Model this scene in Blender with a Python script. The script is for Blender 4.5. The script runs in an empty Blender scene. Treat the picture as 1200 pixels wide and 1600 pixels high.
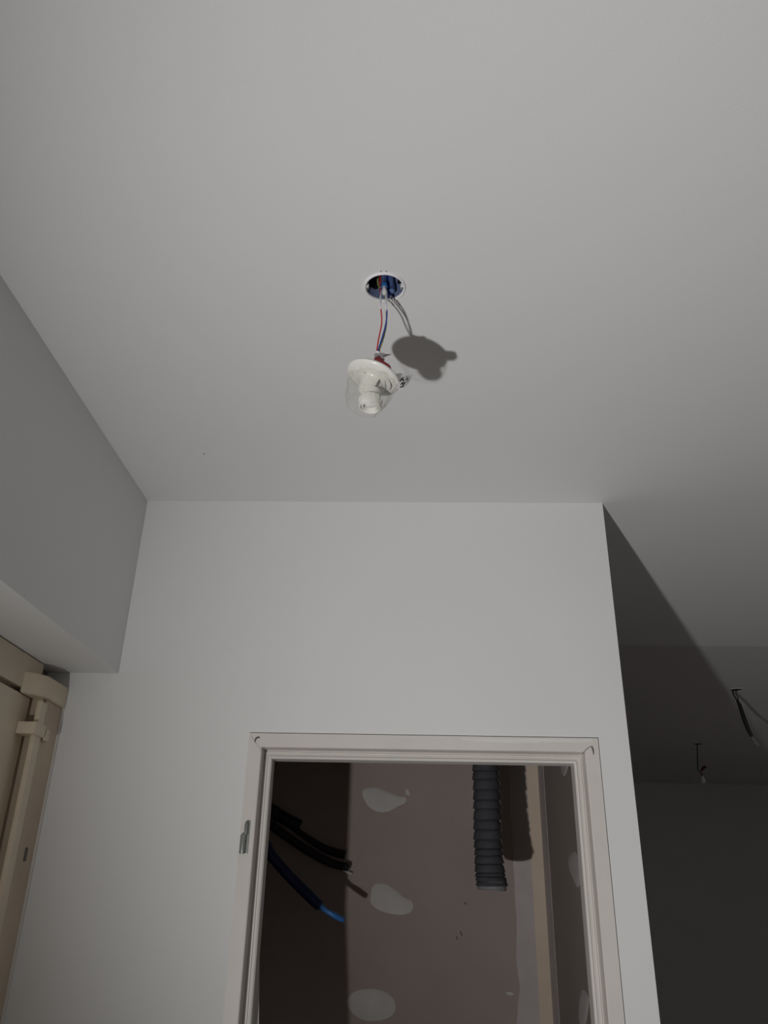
import bpy, bmesh, math, random
from mathutils import Vector, Matrix, noise
random.seed(7)
S = bpy.context.scene
C = S.collection

# ------------------------------------------------------------------ camera
CZ = 1.755                                    # camera height, floor at z = 0
F, PITCH, YAW, ROLL = 1250.68, 0.45334, 0.03775, 0.0222
fw = Vector((-math.sin(YAW)*math.cos(PITCH), math.cos(YAW)*math.cos(PITCH), math.sin(PITCH)))
r0 = Vector((math.cos(YAW), math.sin(YAW), 0)); u0 = r0.cross(fw)
rt = r0*math.cos(ROLL) + u0*math.sin(ROLL)
up = u0*math.cos(ROLL) - r0*math.sin(ROLL)
cam = bpy.data.cameras.new('camera'); co = bpy.data.objects.new('camera', cam); C.objects.link(co)
cam.sensor_fit = 'VERTICAL'; cam.sensor_height = 36; cam.lens = F/1600*36; cam.clip_start = .02
co.matrix_world = Matrix(((rt.x, up.x, -fw.x, 0), (rt.y, up.y, -fw.y, 0), (rt.z, up.z, -fw.z, CZ), (0, 0, 0, 1)))
S.camera = co

def at(px, py, x=None, y=None, z=None):
    """world point seen at photo pixel px,py on the plane x=, y= or z= (world)"""
    v = fw + rt*((px-600)/F) - up*((py-800)/F)
    if x is not None: t = x/v.x
    elif y is not None: t = y/v.y
    else: t = (z-CZ)/v.z
    return Vector((v.x*t, v.y*t, v.z*t+CZ))

# ------------------------------------------------------------------ world, light, exposure
w = bpy.data.worlds.new('world'); S.world = w; w.use_nodes = True
w.node_tree.nodes['Background'].inputs[0].default_value = (1, .93, .89, 1)
w.node_tree.nodes['Background'].inputs[1].default_value = 0.24
L = bpy.data.lights.new('work_light', 'SPOT'); lo = bpy.data.objects.new('work_light', L); C.objects.link(lo)
L.energy = 116; L.spot_size = math.radians(90); L.spot_blend = 1.0; L.shadow_soft_size = .026
L.color = (1.0, .992, .985)
lo.location = (-.665, -.38, 1.055)
AZ, EL = math.radians(38), math.radians(30)
ld = Vector((math.sin(AZ)*math.cos(EL), math.cos(AZ)*math.cos(EL), math.sin(EL)))
lo.rotation_euler = ld.to_track_quat('-Z', 'Y').to_euler()
vs = S.view_settings
vs.view_transform = 'Standard'; vs.look = 'None'; vs.exposure = 0.0; vs.gamma = 1.0; vs.use_curve_mapping = False

# ------------------------------------------------------------------ materials
def mat(name, col, rough=.6, var=0., vscale=3., bump=0., bscale=200., spec=.3, metal=0., col2=None):
    m = bpy.data.materials.new(name); m.use_nodes = True
    nt = m.node_tree; b = nt.nodes['Principled BSDF']
    b.inputs['Roughness'].default_value = rough; b.inputs['Metallic'].default_value = metal
    b.inputs['Specular IOR Level'].default_value = spec
    tc = nt.nodes.new('ShaderNodeTexCoord')
    n = nt.nodes.new('ShaderNodeTexNoise'); n.inputs['Scale'].default_value = vscale; n.inputs['Detail'].default_value = 5
    nt.links.new(tc.outputs['Object'], n.inputs['Vector'])
    r = nt.nodes.new('ShaderNodeValToRGB')
    c2 = col2 or tuple(c*(1-var) for c in col)
    r.color_ramp.elements[0].position = .3; r.color_ramp.elements[1].position = .7
    r.color_ramp.elements[0].color = (*c2, 1); r.color_ramp.elements[1].color = (*col, 1)
    nt.links.new(n.outputs[0], r.inputs[0]); nt.links.new(r.outputs[0], b.inputs['Base Color'])
    if bump:
        n2 = nt.nodes.new('ShaderNodeTexNoise'); n2.inputs['Scale'].default_value = bscale; n2.inputs['Detail'].default_value = 3
        nt.links.new(tc.outputs['Object'], n2.inputs['Vector'])
        bp = nt.nodes.new('ShaderNodeBump'); bp.inputs['Strength'].default_value = bump; bp.inputs['Distance'].default_value = .002
        nt.links.new(n2.outputs[0], bp.inputs['Height']); nt.links.new(bp.outputs[0], b.inputs['Normal'])
    return m
M = {}
M['paint'] = mat('white_wall_paint', (.79, .792, .785), .75, .03, 2.2, .12, 260)
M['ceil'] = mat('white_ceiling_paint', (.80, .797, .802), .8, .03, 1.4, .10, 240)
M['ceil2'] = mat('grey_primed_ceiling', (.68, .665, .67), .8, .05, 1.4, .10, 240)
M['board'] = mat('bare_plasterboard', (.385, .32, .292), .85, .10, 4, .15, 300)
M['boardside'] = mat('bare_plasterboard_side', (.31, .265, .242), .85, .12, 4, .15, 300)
M['compound'] = mat('joint_compound', (.56, .53, .515), .8, .10, 18, .2, 90)
M['compound_thin'] = mat('thin_joint_compound', (.51, .465, .455), .8, .12, 12, .2, 90)
M['compound_spot'] = mat('dried_filler_spot', (.58, .56, .545), .8, .1, 40)
M['tape'] = mat('cream_paper_tape', (.66, .54, .43), .8, .08, 10)
M['frame'] = mat('cream_white_frame', (.74, .70, .655), .42, .06, 9, .06, 120, .5)
M['seal'] = mat('pale_frame_seal', (.80, .785, .755), .35, .04, 12)
M['crack'] = mat('dark_crack', (.16, .15, .14), .9, .2, 30)
M['cream'] = mat('old_cream_paint', (.74, .645, .51), .45, .16, 6, .15, 60, .4, col2=(.63, .53, .40))
M['cream2'] = mat('old_brownish_cream_paint', (.62, .51, .385), .5, .2, 7, .15, 60, .4)
M['void'] = mat('gap_shade', (.26, .23, .225), .9, .3, 20, .4, 60)
M['steel'] = mat('galvanised_steel', (.34, .36, .34), .42, .25, 60, .1, 200, .5, .55)
M['floor'] = mat('concrete_floor', (.60, .57, .53), .8, .2, 5, .3, 60)
M['hose'] = mat('dark_grey_hose', (.15, .148, .165), .5, .2, 30, .2, 120, .4)
M['hoseend'] = mat('grey_hose_edge', (.22, .22, .225), .6, .2, 30)
M['blue'] = mat('blue_conduit', (.09, .15, .33), .35, .15, 20, 0, 100, .5)
M['darkblue'] = mat('dark_blue_conduit', (.016, .026, .095), .5, .2, 20)
M['black'] = mat('black_conduit', (.012, .012, .013), .55, .2, 20)
M['tip'] = mat('bright_lit_blue', (.045, .19, .52), .3, .3, 60, .3, 200, .6)  # lit conduit end painted as a brighter blue; also the bright collar
M['cup'] = mat('blue_box_plastic', (.15, .19, .32), .45, .12, 20, 0, 100, .4)
M['hole'] = mat('opening_shade', (.012, .012, .014), .8, .2, 20)  # near-black stands in for the shade inside box openings
M['white_plastic'] = mat('white_plastic', (.80, .79, .745), .28, .03, 14, 0, 100, .5)
M['rim'] = mat('white_rim_plaster', (.84, .84, .85), .6, .05, 60, .3, 300)
M['red'] = mat('red_connector', (.42, .022, .028), .4, .12, 40, 0, 100, .45)
M['red_shaded'] = mat('shaded_red_connector', (.10, .012, .012), .5, .12, 40)  # connector red darkened to paint in the shade of the far room
M['wred'] = mat('red_wire', (.50, .035, .03), .35, .1, 40)
M['wblue'] = mat('blue_wire', (.03, .055, .30), .35, .1, 40)
M['wgreen'] = mat('green_yellow_wire', (.16, .27, .12), .4, 0, 90, col2=(.42, .40, .10))
M['wwhite'] = mat('milky_sleeve', (.72, .72, .74), .3, .1, 60)
M['print'] = mat('black_print', (.02, .02, .022), .6, .1, 20)
M['film_label'] = mat('white_film_label', (.86, .86, .86), .3, .10, 70)
def film():
    m = bpy.data.materials.new('clear_plastic_film'); m.use_nodes = True; nt = m.node_tree
    for n in list(nt.nodes): nt.nodes.remove(n)
    o = nt.nodes.new('ShaderNodeOutputMaterial'); t = nt.nodes.new('ShaderNodeBsdfTransparent'); t.inputs[0].default_value = (.95, .95, .93, 1)
    g = nt.nodes.new('ShaderNodeBsdfPrincipled'); g.inputs['Base Color'].default_value = (.78, .78, .74, 1); g.inputs['Roughness'].default_value = .12
    n = nt.nodes.new('ShaderNodeTexNoise'); n.inputs['Scale'].default_value = 70; n.inputs['Detail'].default_value = 4
    tc = nt.nodes.new('ShaderNodeTexCoord'); nt.links.new(tc.outputs['Object'], n.inputs['Vector'])
    r = nt.nodes.new('ShaderNodeMapRange'); r.inputs['From Min'].default_value = .35; r.inputs['From Max'].default_value = .7
    r.inputs['To Min'].default_value = .01; r.inputs['To Max'].default_value = .16
    nt.links.new(n.outputs[0], r.inputs['Value'])
    mx = nt.nodes.new('ShaderNodeMixShader')
    nt.links.new(r.outputs[0], mx.inputs[0]); nt.links.new(t.outputs[0], mx.inputs[1]); nt.links.new(g.outputs[0], mx.inputs[2])
    nt.links.new(mx.outputs[0], o.inputs[0]); return m
M['film'] = film()

# ------------------------------------------------------------------ helpers
def obj(name, bm, m, parent=None, smooth=False):
    me = bpy.data.meshes.new(name); bmesh.ops.recalc_face_normals(bm, faces=bm.faces); bm.to_mesh(me); bm.free()
    for x in (m if isinstance(m, (list, tuple)) else [m]): me.materials.append(M[x])
    if smooth:
        for p in me.polygons: p.use_smooth = True
        me.set_sharp_from_angle(angle=math.radians(38))
    o = bpy.data.objects.new(name, me); C.objects.link(o)
    if parent: o.parent = parent; o.matrix_parent_inverse = Matrix.Translation(-parent.location) @ Matrix.Identity(4)
    return o
def empty(name, loc):
    o = bpy.data.objects.new(name, None); C.objects.link(o); o.location = loc; o.empty_display_size = .05; return o
def tag(o, label=None, cat=None, group=None, kind=None):
    if label: o['label'] = label
    if cat: o['category'] = cat
    if group: o['group'] = group
    if kind: o['kind'] = kind
    return o
def struct(o, label=None): return tag(o, label, None, None, 'structure')
def box(bm, x0, x1, y0, y1, z0, z1, bev=0):
    r = bmesh.ops.create_cube(bm, size=1)['verts']
    for v in r: v.co = Vector((x0+(v.co.x+.5)*(x1-x0), y0+(v.co.y+.5)*(y1-y0), z0+(v.co.z+.5)*(z1-z0)))
    if bev:
        es = list({e for v in r for e in v.link_edges}); bmesh.ops.bevel(bm, geom=es, offset=bev, segments=2, affect='EDGES', profile=.7)
    return bm
def B(*a, **k): return box(bmesh.new(), *a, **k)
def tube(bm, pts, rad, n=10, cap=True, sub=6):
    """catmull-rom tube; rad number or list per control point"""
    pts = [Vector(p) for p in pts]; rads = rad if isinstance(rad, (list, tuple)) else [rad]*len(pts)
    P, Rr = [], []
    for i in range(len(pts)-1):
        a = pts[max(i-1, 0)]; b = pts[i]; c = pts[i+1]; d = pts[min(i+2, len(pts)-1)]
        for k in range(sub):
            t = k/sub
            P.append(.5*((2*b)+(c-a)*t+(2*a-5*b+4*c-d)*t*t+(3*b-a-3*c+d)*t**3)); Rr.append(rads[i]*(1-t)+rads[i+1]*t)
    P.append(pts[-1]); Rr.append(rads[-1])
    ref = Vector((.31, .87, .38)); rings = []
    for i, p in enumerate(P):
        d = (P[min(i+1, len(P)-1)]-P[max(i-1, 0)]).normalized()
        a = d.cross(ref).normalized(); b = d.cross(a)
        rings.append([bm.verts.new(p+(a*math.cos(2*math.pi*k/n)+b*math.sin(2*math.pi*k/n))*Rr[i]) for k in range(n)])
    for i in range(len(rings)-1):
        for k in range(n): bm.faces.new((rings[i][k], rings[i][(k+1) % n], rings[i+1][(k+1) % n], rings[i+1][k]))
    if cap: bm.faces.new(rings[0][::-1]); bm.faces.new(rings[-1])
    return bm
def lathe(bm, prof, n=40, mtx=None, closed=False):
    """prof: (r, z) list revolved about z"""
    mtx = mtx or Matrix.Identity(4); rings = []
    for r, z in prof:
        if r < 1e-6: rings.append([bm.verts.new(mtx @ Vector((0, 0, z)))])
        else: rings.append([bm.verts.new(mtx @ Vector((r*math.cos(2*math.pi*k/n), r*math.sin(2*math.pi*k/n), z))) for k in range(n)])
    seq = list(zip(rings, rings[1:])) + ([(rings[-1], rings[0])] if closed else [])
    for a, b in seq:
        for k in range(n):
            f = [a[k % len(a)], a[(k+1) % len(a)], b[(k+1) % len(b)], b[k % len(b)]]
            f = [v for i, v in enumerate(f) if v not in f[:i]]
            if len(f) > 2: bm.faces.new(f)
    return bm
def slab(outer, holes, thick, axis):
    """flat sheet with holes, extruded by the vector axis*thick; outer/holes: lists of 3D points"""
    bm = bmesh.new(); es = []
    for loop in [outer]+holes:
        vs_ = [bm.verts.new(p) for p in loop]
        es += [bm.edges.new((vs_[i], vs_[(i+1) % len(vs_)])) for i in range(len(vs_))]
    f = bmesh.ops.triangle_fill(bm, edges=es, use_beauty=True, use_dissolve=False)
    fs = [g for g in f['geom'] if isinstance(g, bmesh.types.BMFace)]
    e = bmesh.ops.extrude_face_region(bm, geom=fs)
    bmesh.ops.translate(bm, verts=[g for g in e['geom'] if isinstance(g, bmesh.types.BMVert)], vec=Vector(axis)*thick)
    return bm
def circ(c, r, n=40): return [Vector((c[0]+r*math.cos(2*math.pi*k/n), c[1]+r*math.sin(2*math.pi*k/n), c[2])) for k in range(n)]

# ------------------------------------------------------------------ the room
H = 2.7004; D = 1.88; XL = -.7004; XR = .498; ZS = 2.2361
CB = 2.76                                  # closet back wall
HOLE = Vector((-.0476, 1.062, H)); HR = .0335
BOX2 = at(1150, 1078, z=H); BOX3 = at(1090, 1162.5, z=H)
XE, YN, YF, YJ = 3.6, -2.6, 7.12, 3.145
rect = lambda x0, x1, y0, y1, z: [Vector((x0, y0, z)), Vector((x1, y0, z)), Vector((x1, y1, z)), Vector((x0, y1, z))]
struct(obj('floor', B(-1.0, XE, YN, YF, -.1, 0), 'floor'), 'bare concrete floor of the room')
ceil = struct(obj('ceiling', slab(rect(-1.0, XE, YN, YJ, H), [circ(HOLE, HR)], .10, (0, 0, 1)), 'ceil'), 'smooth white ceiling above the doorway')
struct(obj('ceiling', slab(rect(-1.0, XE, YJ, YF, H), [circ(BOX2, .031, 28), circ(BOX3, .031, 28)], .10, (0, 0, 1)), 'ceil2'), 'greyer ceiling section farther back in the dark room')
def openwall(name, a, b, horiz, o, thick, label):
    # wall running from a to b along x (horiz) or y, with one rectangular opening added to let in faint fill, o = (s0, s1, z0, z1)
    p = (lambda s_, z_: Vector((s_, YN, z_))) if horiz else (lambda s_, z_: Vector((XE, s_, z_)))
    w0 = [p(a, 0), p(b, 0), p(b, H), p(a, H)]; h0 = [p(o[0], o[2]), p(o[1], o[2]), p(o[1], o[3]), p(o[0], o[3])]
    return struct(obj(name, slab(w0, [h0], thick, (0, -1, 0) if horiz else (1, 0, 0)), 'paint'), label)
openwall('wall_rear', -1.0, XE, True, (.2, 3.1, .4, 2.4), .1, 'white wall with an added fill-light opening at the near end of the room')
openwall('wall_right', YN, YF, False, (2.4, 4.4, .9, 2.2), .1, 'white wall with an added fill-light opening on the right of the dark room')
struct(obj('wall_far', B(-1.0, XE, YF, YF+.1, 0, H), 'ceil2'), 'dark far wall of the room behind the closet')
struct(obj('wall_left', B(-1.0, -.875, YN, D, 0, ZS), 'paint'), 'left wall beneath the boxed soffit')
struct(obj('wall_left_far', B(-1.1, -1.0, D+.078, YF, 0, H), 'paint'), 'left wall of the dark room behind the closet')
struct(obj('trim_1', B(-1.0, XL, YN, D, ZS, H, bev=.0015), 'paint'), 'boxed white soffit running along the left of the ceiling')
# front wall with doorway
dxl, dxr, dzt = -.3708, .4276, 2.1002
bm = slab([Vector(p) for p in ((-1.0, D, 0), (dxl, D, 0), (dxl, D, dzt+.0022), (dxr+.0022, D, dzt+.0022), (dxr+.0022, D, 0), (XR, D, 0), (XR, D, H), (-1.0, D, H))], [], .078, (0, 1, 0))
struct(obj('wall_front', bm, 'paint'), 'white partition wall with the closet doorway')

# closet walls
cb = struct(obj('wall_closet_back', B(-.90, XR, CB, CB+.072, 0, H), 'board'), 'bare brownish plasterboard wall at the back of the closet')
bm = B(.423, XR, D+.078, CB, 0, H)
bm.faces.ensure_lookup_table()
for f in bm.faces:
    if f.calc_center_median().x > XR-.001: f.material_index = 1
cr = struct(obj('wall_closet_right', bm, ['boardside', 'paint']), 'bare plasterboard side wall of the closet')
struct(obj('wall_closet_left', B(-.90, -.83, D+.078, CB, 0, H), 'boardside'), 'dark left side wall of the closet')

def patch(name, outline, m, parent, nrm, depth=.0022, bump=True):
    """low mound of filler: outline is a loop of points on the wall, nrm points off the wall"""
    bm = bmesh.new(); n = Vector(nrm); c = sum(outline, Vector())/len(outline)
    r1 = [bm.verts.new(p) for p in outline]
    r2 = [bm.verts.new(p*.88+c*.12+n*depth) for p in outline]
    r3 = [bm.verts.new(p*.45+c*.55+n*depth*1.15) for p in outline]
    k = len(outline)
    for a, b in ((r1, r2), (r2, r3)):
        for i in range(k): bm.faces.new((a[i], a[(i+1) % k], b[(i+1) % k], b[i]))
    bm.faces.new(r3)
    return obj(name, bm, m, parent, True)
def smoothloop(px, f, sub=4):
    P = [f(*p) for p in px]; out = []; n = len(P)
    for i in range(n):
        a, b, c, d = P[i-1], P[i], P[(i+1) % n], P[(i+2) % n]
        for k in range(sub):
            t = k/sub; out.append(.5*((2*b)+(c-a)*t+(2*a-5*b+4*c-d)*t*t+(3*b-a-3*c+d)*t**3))
    return out
onback = lambda x, y: at(x, y, y=CB)
onright = lambda x, y: at(x, y, x=.423)
back_patches = [
    [(566, 1240), (572, 1232), (590, 1231), (608, 1238), (622, 1243), (634, 1246), (633, 1254), (622, 1260), (606, 1268), (590, 1268), (575, 1259)],
    [(579, 1400), (584, 1383), (600, 1381), (616, 1389), (630, 1401), (644, 1409), (644, 1422), (632, 1429), (612, 1428), (592, 1422), (580, 1412)],
    [(543, 1562), (555, 1549), (580, 1545), (604, 1551), (617, 1566), (616, 1582), (600, 1593), (572, 1595), (553, 1585), (545, 1575)]]
for p in back_patches:
    q = patch('filler_patch', smoothloop(p, onback), 'compound', cb, (0, -1, 0))
    c = sum((onback(*s) for s in p), Vector())/len(p)
    bm = bmesh.new(); lathe(bm, [(.0045, 0), (.004, .0008), (0, .0012)], 12, Matrix.Translation(c+Vector((.004, -.0024, 0))) @ Matrix.Rotation(math.radians(90), 4, 'X'))
    obj('screw_spot', bm, 'compound_spot', q, True)
patch('filler_smear', smoothloop([(633, 1237), (637, 1232), (641, 1240), (637, 1243)], onback), 'compound', cb, (0, -1, 0), .0015)
patch('filler_smear', smoothloop([(790, 1551), (797, 1549), (804, 1553), (796, 1556)], onback), 'compound', cb, (0, -1, 0), .0015)
for p in ([(888, 1343), (892, 1333), (900, 1332), (906, 1350), (907, 1378), (902, 1386), (895, 1372), (890, 1358)],
          [(906, 1560), (909, 1548), (913, 1547), (920, 1560), (918, 1585), (914, 1602), (906, 1600), (904, 1580)],
          [(876, 1190), (887, 1190), (887, 1200), (882, 1213), (878, 1206)]):
    patch('filler_patch', smoothloop(p, onright), 'compound_thin', cr, (-1, 0, 0))
# scratches low on the bare board
for (a, b) in (((719, 1455), (722, 1462)), ((713, 1463), (715, 1468)), ((725, 1410), (729, 1413))):
    obj('board_scuff', tube(bmesh.new(), [onback(*a), onback(*b)], .0018, 6), 'crack', cb)
# vertical band of compound with wavy edge, paper tape in the corner
bm = bmesh.new(); prev = None; N = 60
for i in range(N+1):
    z = .4 + (2.6-.4)*i/N
    e = .3275 + .006*noise.noise(Vector((0, 0, z*9))) + .004*noise.noise(Vector((3, 0, z*31))) - (.02 if z < 1.52 else 0)*max(0, min(1, (1.52-z)*9))
    row = [bm.verts.new((e, CB-.0003, z)), bm.verts.new((e+.006, CB-.0024, z)), bm.verts.new((.386, CB-.0026, z)), bm.verts.new((.388, CB-.0003, z))]
    if prev:
        for k in range(3): bm.faces.new((prev[k], prev[k+1], row[k+1], row[k]))
    prev = row
obj('compound_band', bm, 'compound_thin', cb, True)
obj('corner_tape', B(.384, .423, CB-.0034, CB-.0002, .02, H-.02), 'tape', cb)
obj('corner_tape', B(.4215, .4228, 2.645, CB, .02, H-.02), 'compound_thin', cr)
# specks and hairline joints on the painted surfaces
p = at(319, 709, z=H); bm = bmesh.new(); lathe(bm, [(.0022, 0), (.0015, -.0006), (0, -.0008)], 10, Matrix.Translation(p)); obj('speck', bm, 'crack', ceil)

# ------------------------------------------------------------------ closet door frame
df = struct(empty('door_1', (.028, D, 0)), 'cream white door frame without a leaf around the closet opening')
prof = [(0, .002), (0, -.003), (.0295, -.003), (.0315, -.0015), (.0315, .040), (.0345, .040), (.035, .0365), (.0405, .0365), (.0412, .0405), (.0435, .0405), (.044, .0375),
        (.049, .0375), (.0505, .0395), (.0505, .078), (0, .078)]
def member(name, pts_a, pts_b):
    bm = bmesh.new(); a = [bm.verts.new(p) for p in pts_a]; b = [bm.verts.new(p) for p in pts_b]; n = len(a)
    for i in range(n): bm.faces.new((a[i], a[(i+1) % n], b[(i+1) % n], b[i]))
    bm.faces.new(a); bm.faces.new(b[::-1])
    return obj(name, bm, 'frame', df)
jl = member('left_jamb', [(dxl+u, D+v, 0) for u, v in prof], [(dxl+u, D+v, dzt-u) for u, v in prof])
jr = member('right_jamb', [(dxr-u, D+v, 0) for u, v in prof], [(dxr-u, D+v, dzt-u) for u, v in prof])
jh = member('frame_head', [(dxl+u, D+v, dzt-u) for u, v in prof], [(dxr-u, D+v, dzt-u) for u, v in prof])
# pale rubber seal lying in the rebate
sl = .0412
obj('door_seal', tube(bmesh.new(), [(dxl+.0465, D+.0372, 0), (dxl+.0465, D+.0372, dzt-.0465)], .0019, 8), 'seal', jl, True)
obj('door_seal', tube(bmesh.new(), [(dxr-.0465, D+.0372, 0), (dxr-.0465, D+.0372, dzt-.0465)], .0019, 8), 'seal', jr, True)
obj('door_seal', tube(bmesh.new(), [(dxl+.0465, D+.0372, dzt-.0465), (dxr-.0465, D+.0372, dzt-.0465)], .0019, 8), 'seal', jh, True)
# mitre cracks and blobs of old paint at the corners
onf = lambda x, y: at(x, y, y=D-.0032)
obj('mitre_crack', tube(bmesh.new(), [onf(393, 1150), onf(396, 1155), onf(402, 1163), onf(411, 1176)], .0003, 6), 'crack', jh)
obj('paint_drip', tube(bmesh.new(), [onf(398, 1160), onf(400, 1154), onf(404, 1152), onf(406, 1153)], [.001, .0022, .002, .001], 8), 'crack', jh)
obj('mitre_crack', tube(bmesh.new(), [onf(910, 1178), onf(916, 1171), onf(922, 1167), onf(926, 1166)], .0007, 6), 'crack', jh)
obj('paint_drip', tube(bmesh.new(), [onf(924, 1166), onf(926, 1170), onf(927, 1174), onf(927.5, 1179)], [.001, .002, .0016, .001], 8), 'crack', jh)
# thin white filler left along the top of the head
bm = bmesh.new(); prev = None
for i in range(50):
    x = 720 + (925-720)*i/49
    e = 1160 + 3.5*noise.noise(Vector((x*.018, 2, 0))) + 1.2*noise.noise(Vector((x*.07, 5, 0))) - 5*max(0, (740-x)/20)
    row = [bm.verts.new(at(x, 1153.2+(x-720)*.005, y=D-.0037)), bm.verts.new(at(x, max(e, 1154.5), y=D-.0037))]
    if prev: bm.faces.new((prev[0], prev[1], row[1], row[0]))
    prev = row
e_ = bmesh.ops.extrude_face_region(bm, geom=bm.faces[:]); bmesh.ops.translate(bm, verts=[g for g in e_['geom'] if isinstance(g, bmesh.types.BMVert)], vec=(0, .0009, 0))
obj('filler_smear', bm, 'seal', jh)
# hinge half on the left jamb
hc = at(383.5, 1308, y=D-.006)
hg = B(hc.x-.001, hc.x+.0075, D-.0065, D-.002, hc.z-.034, hc.z+.034, bev=.0012)
hg = obj('hinge', hg, 'steel', df)
bm = bmesh.new(); lathe(bm, [(0, -.034), (.0062, -.0335), (.0068, -.031), (.0068, .003), (.0062, .005), (0, .005)], 18, Matrix.Translation((hc.x-.0035, D-.010, hc.z))); obj('hinge_barrel', bm, 'steel', hg, True)
bm = bmesh.new(); lathe(bm, [(0, .005), (.0045, .005), (.0045, .024), (.003, .031), (0, .033)], 18, Matrix.Translation((hc.x+.001, D-.0095, hc.z))); obj('hinge_pin', bm, 'steel', hg, True)

# ------------------------------------------------------------------ old cream door on the left
ld_ = struct(empty('door_2', (-.86, 1.3, 0)), 'old cream painted door with surface bolt under the soffit')
XF = -.85
leaf = obj('door_leaf', B(-.893, XF, .72, 1.772, .01, 2.150, bev=.003), 'cream', ld_)
head = obj('frame_head', B(-.893, XF+.002, .60, 1.80, 2.162, ZS-.003, bev=.002), 'cream', ld_)
obj('frame_jamb', B(-.893, -.819, 1.786, D-.0005, 0, 2.190, bev=.003), 'cream2', ld_)
obj('frame_jamb', B(-.893, -.819, .60, .708, 0, 2.190, bev=.003), 'cream2', ld_)
obj('jamb_arris', B(-.8200, -.8150, 1.872, D-.0006, 0, 2.188, bev=.001), 'frame', ld_)
# keeper block with chamfered cheek
kz0, kz1 = 2.150, 2.198
bm = bmesh.new()
pl = [(-.85, 1.715), (-.828, 1.738), (-.8135, 1.765), (-.8135, D-.001), (-.85, D-.001)]
a = [bm.verts.new((x, y, kz0)) for x, y in pl]; b = [bm.verts.new((x, y, kz1)) for x, y in pl]
for i in range(5): bm.faces.new((a[i], a[(i+1) % 5], b[(i+1) % 5], b[i]))
bm.faces.new(a[::-1]); bm.faces.new(b); bmesh.ops.bevel(bm, geom=bm.edges[:], offset=.002, segments=2, affect='EDGES')
obj('bolt_keeper', bm, 'cream', ld_, True)
rod = obj('bolt_rod', B(-.8240, -.8125, 1.752, 1.782, .9, 2.140, bev=.004), 'cream', ld_, True)
br = B(-.850, -.8085, 1.735, 1.790, 2.066, 2.092, bev=.004); br = obj('bolt_guide', br, 'cream', rod, True)
obj('guide_screw', B(-.8185, -.8085, 1.794, 1.816, 2.062, 2.088, bev=.004), 'cream', rod, True)
obj('gap_shade_panel', B(-.895, -.872, 1.802, D-.001, 2.192, ZS-.001), 'void', ld_)  # dark panel put in for the shade in the gap above the jamb
obj('paint_chip', B(-.8196, -.8186, 1.828, 1.842, 1.818, 1.845), 'crack', ld_)

# ------------------------------------------------------------------ things in the closet
hose = empty('ventilation_hose', (.22, 2.38, 1.79))
tag(hose, 'dark grey corrugated ventilation hose hanging open-ended inside the closet', 'hose')
bm = bmesh.new(); n = 36; z = 1.800; rows = []; k = 0
def hcen(z): return Vector((.2155 + .006*math.exp(-(z-1.8)/.06) + .0012*math.sin(z*19), 2.38, z))
while z < 2.66:
    pitch = .011 if z < 1.83 else (.020 if z < 1.90 else .0262)
    pitch *= 1+.12*math.sin(k*2.3); R_ = .0372 + (.0045*math.exp(-(z-1.8)/.05))
    ph = random.random()*6
    for t, dr in ((0, -.0045), (.06, .0016), (.18, .0012), (.5, -.0002), (.82, -.0012), (.94, -.0032)):
        rows.append((z+pitch*t, R_+dr, ph))
    z += pitch; k += 1
rings = []
for z, R_, ph in rows:
    c = hcen(z); rings.append([bm.verts.new(c+Vector((math.cos(2*math.pi*i/n)*(R_+.0009*math.sin(3*2*math.pi*i/n+ph)+.0007*noise.noise(Vector((i*.7, z*90, 1)))),
        math.sin(2*math.pi*i/n)*R_, .0028*math.sin(2*math.pi*i/n+ph*.15)+.0016*noise.noise(Vector((i*.4, z*40, 4)))))) for i in range(n)])
for a, b in zip(rings, rings[1:]):
    for i in range(n): bm.faces.new((a[i], a[(i+1) % n], b[(i+1) % n], b[i]))
bmesh.ops.solidify(bm, geom=bm.faces[:], thickness=.0008)
obj('hose_wall', bm, 'hose', hose, True)
bm = bmesh.new(); c = hcen(1.797)
lathe(bm, [(.0385, .014), (.0392, -.001), (.0375, -.007), (.036, -.008), (.0355, 0), (.0365, .014)], 40, Matrix.Translation(c) @ Matrix.Rotation(.06, 4, 'Y'), closed=True)
obj('cut_end', bm, 'hoseend', hose, True)

def conduit(name, label, pts, rad, m, rib=True):
    t = empty(name, pts[-1]); tag(t, label, 'conduit', 'conduits in the closet')
    o = obj('sheath', tube(bmesh.new(), pts, rad, 14), m, t, True)
    if rib:
        # ribs along the corrugated sheath
        bm = bmesh.new(); P = [Vector(p) for p in pts]
        for i in range(len(P)-1):
            L_ = (P[i+1]-P[i]).length; kk = max(1, int(L_/.010))
            a = P[max(i-1, 0)]; b = P[i]; c_ = P[i+1]; d = P[min(i+2, len(P)-1)]
            for s in range(kk):
                f = lambda t: .5*((2*b)+(c_-a)*t+(2*a-5*b+4*c_-d)*t*t+(3*b-a-3*c_+d)*t**3)
                q = f(s/kk); dv = (f(s/kk+.02)-q).normalized(); r = rad if not isinstance(rad, list) else rad[i]*(1-s/kk)+rad[i+1]*s/kk
                lathe(bm, [(r*.9, -.002), (r*1.07, -.0012), (r*1.07, .0012), (r*.9, .002)], 14, Matrix.Translation(q) @ dv.to_track_quat('Z', 'Y').to_matrix().to_4x4())
        obj('ribbing', bm, m, t, True)['kind'] = 'stuff'
    return t
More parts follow.
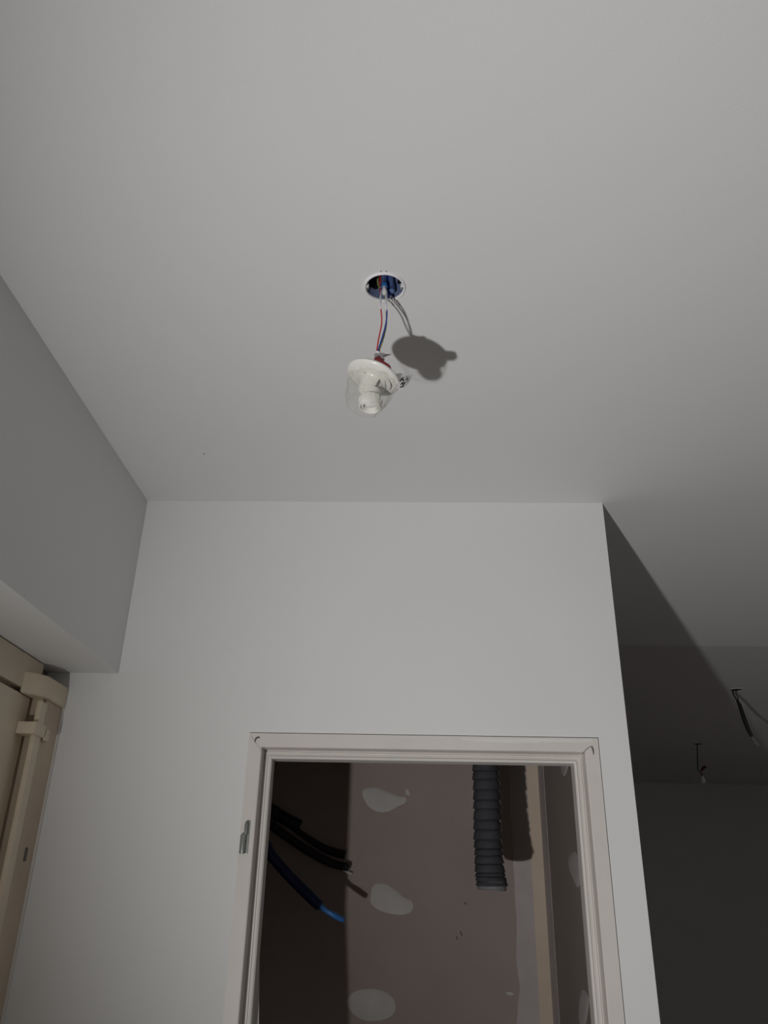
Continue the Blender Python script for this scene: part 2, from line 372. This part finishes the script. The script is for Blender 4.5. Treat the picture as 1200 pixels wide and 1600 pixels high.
# long blue conduit; its lit tip is painted brighter than the sheath
pts = [Vector((-.83, 2.36, 2.20)), at(385, 1285, y=2.40), at(424, 1337, y=2.43), at(455, 1372, y=2.45), at(485, 1402, y=2.455), at(500, 1416, y=2.46)]
t = conduit('electrical_conduit', 'long blue conduit reaching lowest in the closet with a bright blue tip painted as lit', pts, [.0145]*5+[.0135], 'darkblue')
obj('lit_tip', tube(bmesh.new(), [at(499, 1415, y=2.46), at(510, 1423, y=2.465), at(522, 1430, y=2.47), at(533, 1436, y=2.478), at(538, 1438, y=2.48)], [.0095, .0065, .0082, .0078, .0055], 12), 'tip', t, True)
# sleeve and two black conduits above it
pts = [Vector((-.83, 2.60, 2.26)), at(400, 1250, y=2.62), at(430, 1270, y=2.65), at(448, 1281, y=2.66), at(469, 1291, y=2.67)]
conduit('electrical_conduit', 'thick black conduit sleeve uppermost at the left inside the closet', pts, [.020, .020, .0195, .019, .0185], 'black')
pts = [Vector((-.83, 2.52, 2.20)), at(395, 1262, y=2.57), at(430, 1294, y=2.62), at(470, 1322, y=2.66), at(500, 1340, y=2.70), at(522, 1350, y=2.715), at(544, 1355, y=2.73)]
t = conduit('electrical_conduit', 'black conduit in the closet ending just above the brown stub shadow', pts, [.013]*5+[.0125, .011], 'black')
obj('wire_end', tube(bmesh.new(), [at(536, 1360, y=2.73), at(545, 1364, y=2.735), at(549, 1366, y=2.735)], .0017, 6), 'wwhite', t)
pts = [at(455, 1291, y=2.69), at(477, 1307, y=2.715), at(500, 1322, y=2.735), at(520, 1331, y=2.74), at(539, 1336, y=2.74)]
conduit('electrical_conduit', 'short dark conduit emerging from the thick black sleeve in the closet', pts, [.009, .0095, .011, .0125, .0125], 'black')
# offcut board leaning behind the left jamb
bm = bmesh.new()
a1, a2 = at(406.5, 1425, y=D+.0795), at(404.5, 1600, y=D+.0795); b0 = a2 + (a2-a1)*2.6
for x0 in (0,):
    pts = [a1, b0, b0+Vector((-.09, 0, 0)), a1+Vector((-.09, 0, 0))]
    v1 = [bm.verts.new(p) for p in pts]; v2 = [bm.verts.new(p+Vector((-.004, .013, 0))) for p in pts]
    for i in range(4): bm.faces.new((v1[i], v1[(i+1) % 4], v2[(i+1) % 4], v2[i]))
    bm.faces.new(v1[::-1]); bm.faces.new(v2)
o = obj('board_offcut', bm, 'compound')
tag(o, 'narrow grey board edge standing just behind the left door jamb', 'board')

# ------------------------------------------------------------------ ceiling box above the lampholder
cbx = empty('ceiling_box', HOLE)
tag(cbx, 'blue round electrical box with white rim recessed in the ceiling', 'electrical box')
T = Matrix.Translation(HOLE)
bm = bmesh.new(); lathe(bm, [(.0325, -.0005), (.0325, .046), (.030, .050), (0, .050), (0, .052), (.0312, .052), (.0334, .047), (.0334, -.0005)], 44, T, closed=False); cup = obj('cup', bm, 'cup', cbx, True)
bm = bmesh.new(); n = 56; rings = []
for (r, z) in ((.0318, .002), (.0318, -.0016), (.0332, -.0028), (.0352, -.0024), (.0366, -.0002), (.0366, .0008)):
    rings.append([bm.verts.new(HOLE+Vector(((r+(.0009*noise.noise(Vector((math.cos(6.283*i/n)*3, math.sin(6.283*i/n)*3, 1))) if r > .034 else 0))*math.cos(6.283185*i/n), r*math.sin(6.283185*i/n), z))) for i in range(n)])
for a, b in zip(rings, rings[1:]):
    for i in range(n): bm.faces.new((a[i], a[(i+1) % n], b[(i+1) % n], b[i]))
obj('rim', bm, 'rim', cbx, True)
for s in (-1, 1):
    lug = obj('screw_lug', B(HOLE.x+s*.0300-.0028, HOLE.x+s*.0300+.0028, HOLE.y-.0034, HOLE.y+.0034, H-.0015, H+.006, bev=.001), 'rim', cbx)
    bm = bmesh.new(); lathe(bm, [(0, -.0028), (.002, -.0024), (.0024, -.0012), (.0024, .001)], 12, Matrix.Translation((HOLE.x+s*.0300, HOLE.y, H-.0006))); obj('screw', bm, 'steel', lug, True)
for dx in (-.005, .004):
    bm = bmesh.new(); lathe(bm, [(.0012, .0005), (.0010, -.0008), (0, -.001)], 10, Matrix.Translation((HOLE.x+dx, HOLE.y-.039, H))); obj('nick', bm, 'crack', cbx)
# dark discs painted as shaded knockouts in the cup wall, conduit stubs, connector
def disc(c, nrm, r, m, name, d=.001):
    bm = bmesh.new(); lathe(bm, [(0, 0), (r, 0), (r, d), (0, d)], 22, Matrix.Translation(c) @ Vector(nrm).to_track_quat('Z', 'Y').to_matrix().to_4x4()); return obj(name, bm, m, cbx)
disc(HOLE+Vector((-.0215, .0225, .030)), (.69, -.72, 0), .0125, 'hole', 'knockout')
disc(HOLE+Vector((.0270, .0165, .034)), (-.85, -.52, 0), .0100, 'hole', 'knockout')
obj('conduit_stub', tube(bmesh.new(), [HOLE+Vector((-.002, .022, .052)), HOLE+Vector((-.002, .019, .030)), HOLE+Vector((-.001, .012, .012))], .0052, 12), 'blue', cbx, True)
obj('conduit_stub', tube(bmesh.new(), [HOLE+Vector((.010, .024, .052)), HOLE+Vector((.0105, .022, .034)), HOLE+Vector((.013, .020, .018)), HOLE+Vector((.012, .016, .006))], .0046, 12), 'blue', cbx, True)
obj('conduit_stub', tube(bmesh.new(), [HOLE+Vector((.004, .026, .052)), HOLE+Vector((.006, .024, .02)), HOLE+Vector((.008, .022, .002))], .004, 12), 'wblue', cbx, True)
bm = bmesh.new(); lathe(bm, [(.0058, .004), (.0058, -.003), (.0045, -.0035), (.0045, .004)], 16, Matrix.Translation(HOLE+Vector((-.001, .013, .014))), closed=True); obj('conduit_collar', bm, 'tip', cbx, True)
obj('wire_connector', tube(bmesh.new(), [HOLE+Vector((-.001, .011, .010)), HOLE+Vector((-.0005, .010, .002)), HOLE+Vector((-.001, .012, -.006))], [.0032, .004, .0036], 10), 'wwhite', cbx, True)
obj('red_conductor', tube(bmesh.new(), [HOLE+Vector((-.009, .023, .050)), HOLE+Vector((-.0085, .020, .025)), HOLE+Vector((-.0075, .014, .004))], .0017, 8), 'wred', cbx, True)
obj('grey_conductor', tube(bmesh.new(), [HOLE+Vector((-.013, .024, .050)), HOLE+Vector((-.013, .022, .03)), HOLE+Vector((-.009, .016, .014))], .0016, 8), 'wgreen', cbx, True)

# ------------------------------------------------------------------ hanging lampholder
YL = 1.062
w_ = lambda x, y, d=0: at(x, y, y=YL+d)
lamp = empty('hanging_lampholder', (-.0605, YL, 2.51))
tag(lamp, 'white plastic lampholder with round cover dangling by its wires from the ceiling box', 'lampholder')
Tl = Matrix.Translation(at(583, 590, y=YL)) @ Matrix.Rotation(math.radians(18), 4, 'Y') @ Matrix.Rotation(math.radians(-1), 4, 'X') @ Matrix.Diagonal((1.03, 1.03, 1, 1))
bm = bmesh.new(); lathe(bm, [(0, .006), (.036, .006), (.0415, .0035), (.0432, .0005), (.0425, -.0020), (.0405, -.0036), (.034, -.0050), (.0215, -.0075), (.0185, -.0105), (.0165, -.016), (.0150, -.024), (.0146, -.028), (0, -.028)], 56, Tl)
plate = obj('cover_plate', bm, 'white_plastic', lamp, True)
Tsk = Tl @ Matrix.Rotation(math.radians(-14), 4, 'Y')
bm = bmesh.new(); lathe(bm, [(0, -.026), (.0138, -.026), (.0138, -.039), (.0130, -.040), (.0130, -.0405), (0, -.0405)], 40, Tsk)
obj('socket_neck', bm, 'white_plastic', lamp, True)
bm = bmesh.new(); lathe(bm, [(.0128, -.039), (.0165, -.0395), (.0178, -.0410), (.0180, -.0475), (.0176, -.0560), (.0168, -.0585), (.0150, -.0588), (.0143, -.0570), (.0140, -.050), (.0, -.0495)], 44, Tsk)
ring = obj('socket_ring', bm, 'white_plastic', lamp, True)
bm = bmesh.new(); lathe(bm, [(.0135, -.0500), (.0135, -.0560), (.0118, -.0575), (.0105, -.0570), (.0100, -.0505)], 40, Tsk); obj('inner_collar', bm, 'white_plastic', ring, True)
bm = bmesh.new(); lathe(bm, [(0, -.0548), (.006, -.0545), (.0085, -.0530), (.009, -.050)], 30, Tsk); obj('inner_plug', bm, 'seal', ring, True)
bm = bmesh.new()
for i in range(16):
    a = 2*math.pi*i/16; c = Tsk @ Vector((.0180*math.cos(a), .0180*math.sin(a), -.049))
    d = Tsk @ Vector((.0180*math.cos(a), .0180*math.sin(a), -.0425)); tube(bm, [c, d], .0009, 5, True, 1)
obj('grip_ridges', bm, 'white_plastic', ring, True)['kind'] = 'stuff'
for dx, dz in ((-.0095, -.0052),):
    bm = bmesh.new(); lathe(bm, [(.0013, .001), (.0011, -.0008), (0, -.001)], 10, Tl @ Matrix.Translation((dx, -.018, dz-.0025))); obj('screw_hole', bm, 'crack', plate)
obj('bracket_slot', tube(bmesh.new(), [Tl @ Vector((.0145, -.014, -.011)), Tl @ Vector((.0140, -.013, -.018)), Tl @ Vector((.0125, -.0105, -.024))], [.0008, .0017, .0013], 8), 'crack', plate, True)
# red connector on top of the cover
def prism(pix, dy0, dy1, m, name, parent, bev=.0012):
    bm = bmesh.new(); a = [bm.verts.new(w_(x, y, dy0)) for x, y in pix]; b = [bm.verts.new(w_(x, y, dy0)+Vector((0, dy1-dy0, 0))) for x, y in pix]; n = len(a)
    for i in range(n): bm.faces.new((a[i], a[(i+1) % n], b[(i+1) % n], b[i]))
    bm.faces.new(a[::-1]); bm.faces.new(b)
    bmesh.ops.recalc_face_normals(bm, faces=bm.faces)
    bmesh.ops.bevel(bm, geom=bm.edges[:], offset=bev, segments=2, affect='EDGES')
    return obj(name, bm, m, parent, True)
con = prism([(583.5, 586), (583, 564), (586, 558), (591, 555.5), (594, 558), (597.5, 562), (602, 565), (608.5, 569), (611, 573), (611, 590)], -.010, .012, 'red', 'connector', lamp)
prism([(584.5, 561), (585.5, 551), (589, 547), (593, 549), (594.5, 556), (590, 556)], -.006, .008, 'wwhite', 'connector_lever', con, .0008)
prism([(592, 556), (594, 548), (599, 551), (612, 550.5), (604, 553.5), (598, 556), (601, 560), (599, 561), (596, 560)], -.002, .004, 'wwhite', 'connector_lever', con, .0005)
# wires
obj('red_wire', tube(bmesh.new(), [HOLE+Vector((-.0075, .012, .006)), w_(594.5, 476), w_(596.5, 498), w_(595.3, 512), w_(591.5, 530), w_(588.5, 550)], .00125, 8), 'wred', lamp, True)
obj('blue_wire', tube(bmesh.new(), [HOLE+Vector((.0035, .012, .006)), w_(603.6, 476, -.003), w_(604.5, 492, -.003), w_(602.5, 508, -.003), w_(597, 528, -.002), w_(590, 550)], .00135, 8), 'wblue', lamp, True)
obj('green_yellow_wire', tube(bmesh.new(), [HOLE+Vector((.001, .013, .006)), w_(602.8, 480, .004), w_(604, 500, .004), w_(602.2, 516, .003), w_(597.5, 534, .002), w_(592, 550, .002)], .00125, 8), 'wgreen', lamp, True)
obj('wire_sleeve', tube(bmesh.new(), [HOLE+Vector((-.0065, .012, .004)), w_(594.3, 474), w_(595.4, 486)], .0017, 8), 'wwhite', lamp, True)
obj('wire_sleeve', tube(bmesh.new(), [HOLE+Vector((.0032, .012, .004)), w_(603.3, 474, -.003), w_(604.2, 487, -.003)], .0019, 8), 'wwhite', lamp, True)
obj('spare_wire', tube(bmesh.new(), [HOLE+Vector((.012, .018, .010)), HOLE+Vector((.009, .026, -.001)), HOLE+Vector((.004, .024, -.004)), HOLE+Vector((.002, .018, .002))], .0013, 8), 'wwhite', cbx, True)

# clear wrapper round the socket, with its printed flap
bm = bmesh.new(); n = 48; rings = []
bp = [(.033, -.008, .008), (.034, -.014, .010), (.033, -.024, .010), (.031, -.034, .009), (.029, -.045, .008), (.026, -.054, .006), (.0225, -.0605, .004)]
for j, (r, z, sx) in enumerate(bp):
    ring_ = []
    for i in range(n):
        a = 2*math.pi*i/n
        rr = r*(1+.26*noise.noise(Vector((math.cos(a)*1.6, math.sin(a)*1.6, z*40)))+.20*noise.noise(Vector((math.cos(a)*6, math.sin(a)*6, z*90))))
        rr = max(rr, .0215 if z < -.036 else .021)
        ring_.append(bm.verts.new(Tl @ Vector((rr*math.cos(a)+sx*max(0, math.cos(a)), rr*math.sin(a), z+.003*noise.noise(Vector((math.cos(a)*3, math.sin(a)*3, j)))))))
    rings.append(ring_)
for a, b in zip(rings, rings[1:]):
    for i in range(n): bm.faces.new((a[i], a[(i+1) % n], b[(i+1) % n], b[i]))
bag = obj('plastic_wrapper', bm, 'film', lamp, True); bag['label'] = 'crumpled clear plastic wrapper around the socket'
# flap sticking out to the right
fl = [[w_(618, 584, .004), w_(626, 583, .0), w_(636, 584, -.003), w_(645, 585, .002)],
      [w_(617, 592, .0), w_(625, 591, -.004), w_(634, 592, -.006), w_(642, 593, -.002)],
      [w_(618, 600, -.004), w_(624, 600, -.009), w_(632, 600, -.011), w_(638, 600, -.006)],
      [w_(620, 607, -.006), w_(624, 608, -.010), w_(629, 607, -.010), w_(633, 604, -.008)]]
bm = bmesh.new(); V = [[bm.verts.new(p) for p in r] for r in fl]
for i in range(3):
    for j in range(3): bm.faces.new((V[i][j], V[i][j+1], V[i+1][j+1], V[i+1][j]))
bmesh.ops.solidify(bm, geom=bm.faces[:], thickness=.0005)
flap = obj('printed_flap', bm, 'film_label', lamp, True); flap['label'] = 'white wrapper flap with black print'
def ink(pp, r=.0008):
    obj('print_mark', tube(bmesh.new(), [w_(x, y, -.0135 if y > 596 else -.0085) for x, y in pp], r, 5, True, 2), 'print', flap)
ink([(625, 596), (628.5, 590), (630, 595)], .0010); ink([(626, 593.6), (629.5, 593.2)], .0008)
ink([(626, 601), (630, 596.5), (629, 602), (633, 597.5)], .0009); ink([(625, 605), (630, 603.5)], .0010)
ink([(634, 589), (637, 591), (633.5, 594)], .0007); ink([(636.5, 595), (638, 592)], .0006)
bm = bmesh.new(); tube(bm, [Tl @ Vector((.026, -.026, -.018)), Tl @ Vector((.030, -.020, -.028)), Tl @ Vector((.026, -.018, -.042))], [.0004, .0013, .0004], 6); obj('fold', bm, 'steel', bag, True)

# ------------------------------------------------------------------ two more boxes far back in the dark room
def far_box(c, label):
    t = empty('ceiling_box', c); tag(t, label, 'electrical box', 'ceiling boxes in the dark room')
    bm = bmesh.new(); lathe(bm, [(.031, .0), (.0305, .045), (0, .05)], 28, Matrix.Translation(c)); obj('cup', bm, 'hole', t, True)
    bm = bmesh.new(); lathe(bm, [(.0295, .002), (.0295, -.0015), (.033, -.002), (.0345, 0), (.0345, .001)], 28, Matrix.Translation(c)); obj('rim', bm, 'ceil2', t, True)
    return t
far_box(BOX2, 'dark open electrical box in the ceiling nearer the corner shadow edge')
far_box(BOX3, 'dark open electrical box in the ceiling farthest back in the dark room')
y2 = BOX2.y; f2 = lambda x, y, d=0: at(x, y, y=y2+d)
hw = empty('hanging_wires', f2(1185, 1162)); tag(hw, 'dark bundle of wires hanging slantwise from the nearer dark-room box', 'wires', 'wires hanging in the dark room')
obj('wire_bundle', tube(bmesh.new(), [f2(1151, 1093), f2(1156, 1103), f2(1163, 1124), f2(1170, 1142), f2(1176, 1153)], [.004, .009, .010, .009, .006], 10), 'black', hw, True)
obj('wire', tube(bmesh.new(), [BOX2+Vector((-.012, 0, .03)), f2(1145, 1082), f2(1149, 1090), f2(1153, 1097)], .0035, 8), 'black', hw, True)
obj('wire', tube(bmesh.new(), [BOX2+Vector((.008, 0, .03)), f2(1150, 1083), f2(1153, 1090), f2(1153, 1097)], .0025, 8), 'black', hw, True)
obj('wire_sleeve', tube(bmesh.new(), [f2(1175, 1151), f2(1180, 1159), f2(1185, 1165)], [.0085, .008, .006], 8), 'hoseend', hw, True)
y3 = BOX3.y; f3 = lambda x, y, d=0: at(x, y, y=y3+d)
pl = empty('hanging_lampholder', f3(1098, 1222)); tag(pl, 'tiny lampholder hanging on a thin wire from the farthest box', 'lampholder')
obj('wire', tube(bmesh.new(), [BOX3+Vector((0, 0, .03)), f3(1089.5, 1172), f3(1090, 1190), f3(1091, 1203), f3(1096, 1208), f3(1097.5, 1213)], .003, 8), 'black', pl, True)
obj('connector', tube(bmesh.new(), [f3(1096, 1204), f3(1100, 1199), f3(1103, 1198)], [.007, .010, .007], 8), 'red_shaded', pl, True)
bm = bmesh.new(); lathe(bm, [(0, .025), (.009, .024), (.010, .010), (.014, .008), (.014, -.013), (.012, -.016), (0, -.015)], 20, Matrix.Translation(f3(1098, 1219))); obj('socket', bm, 'white_plastic', pl, True)
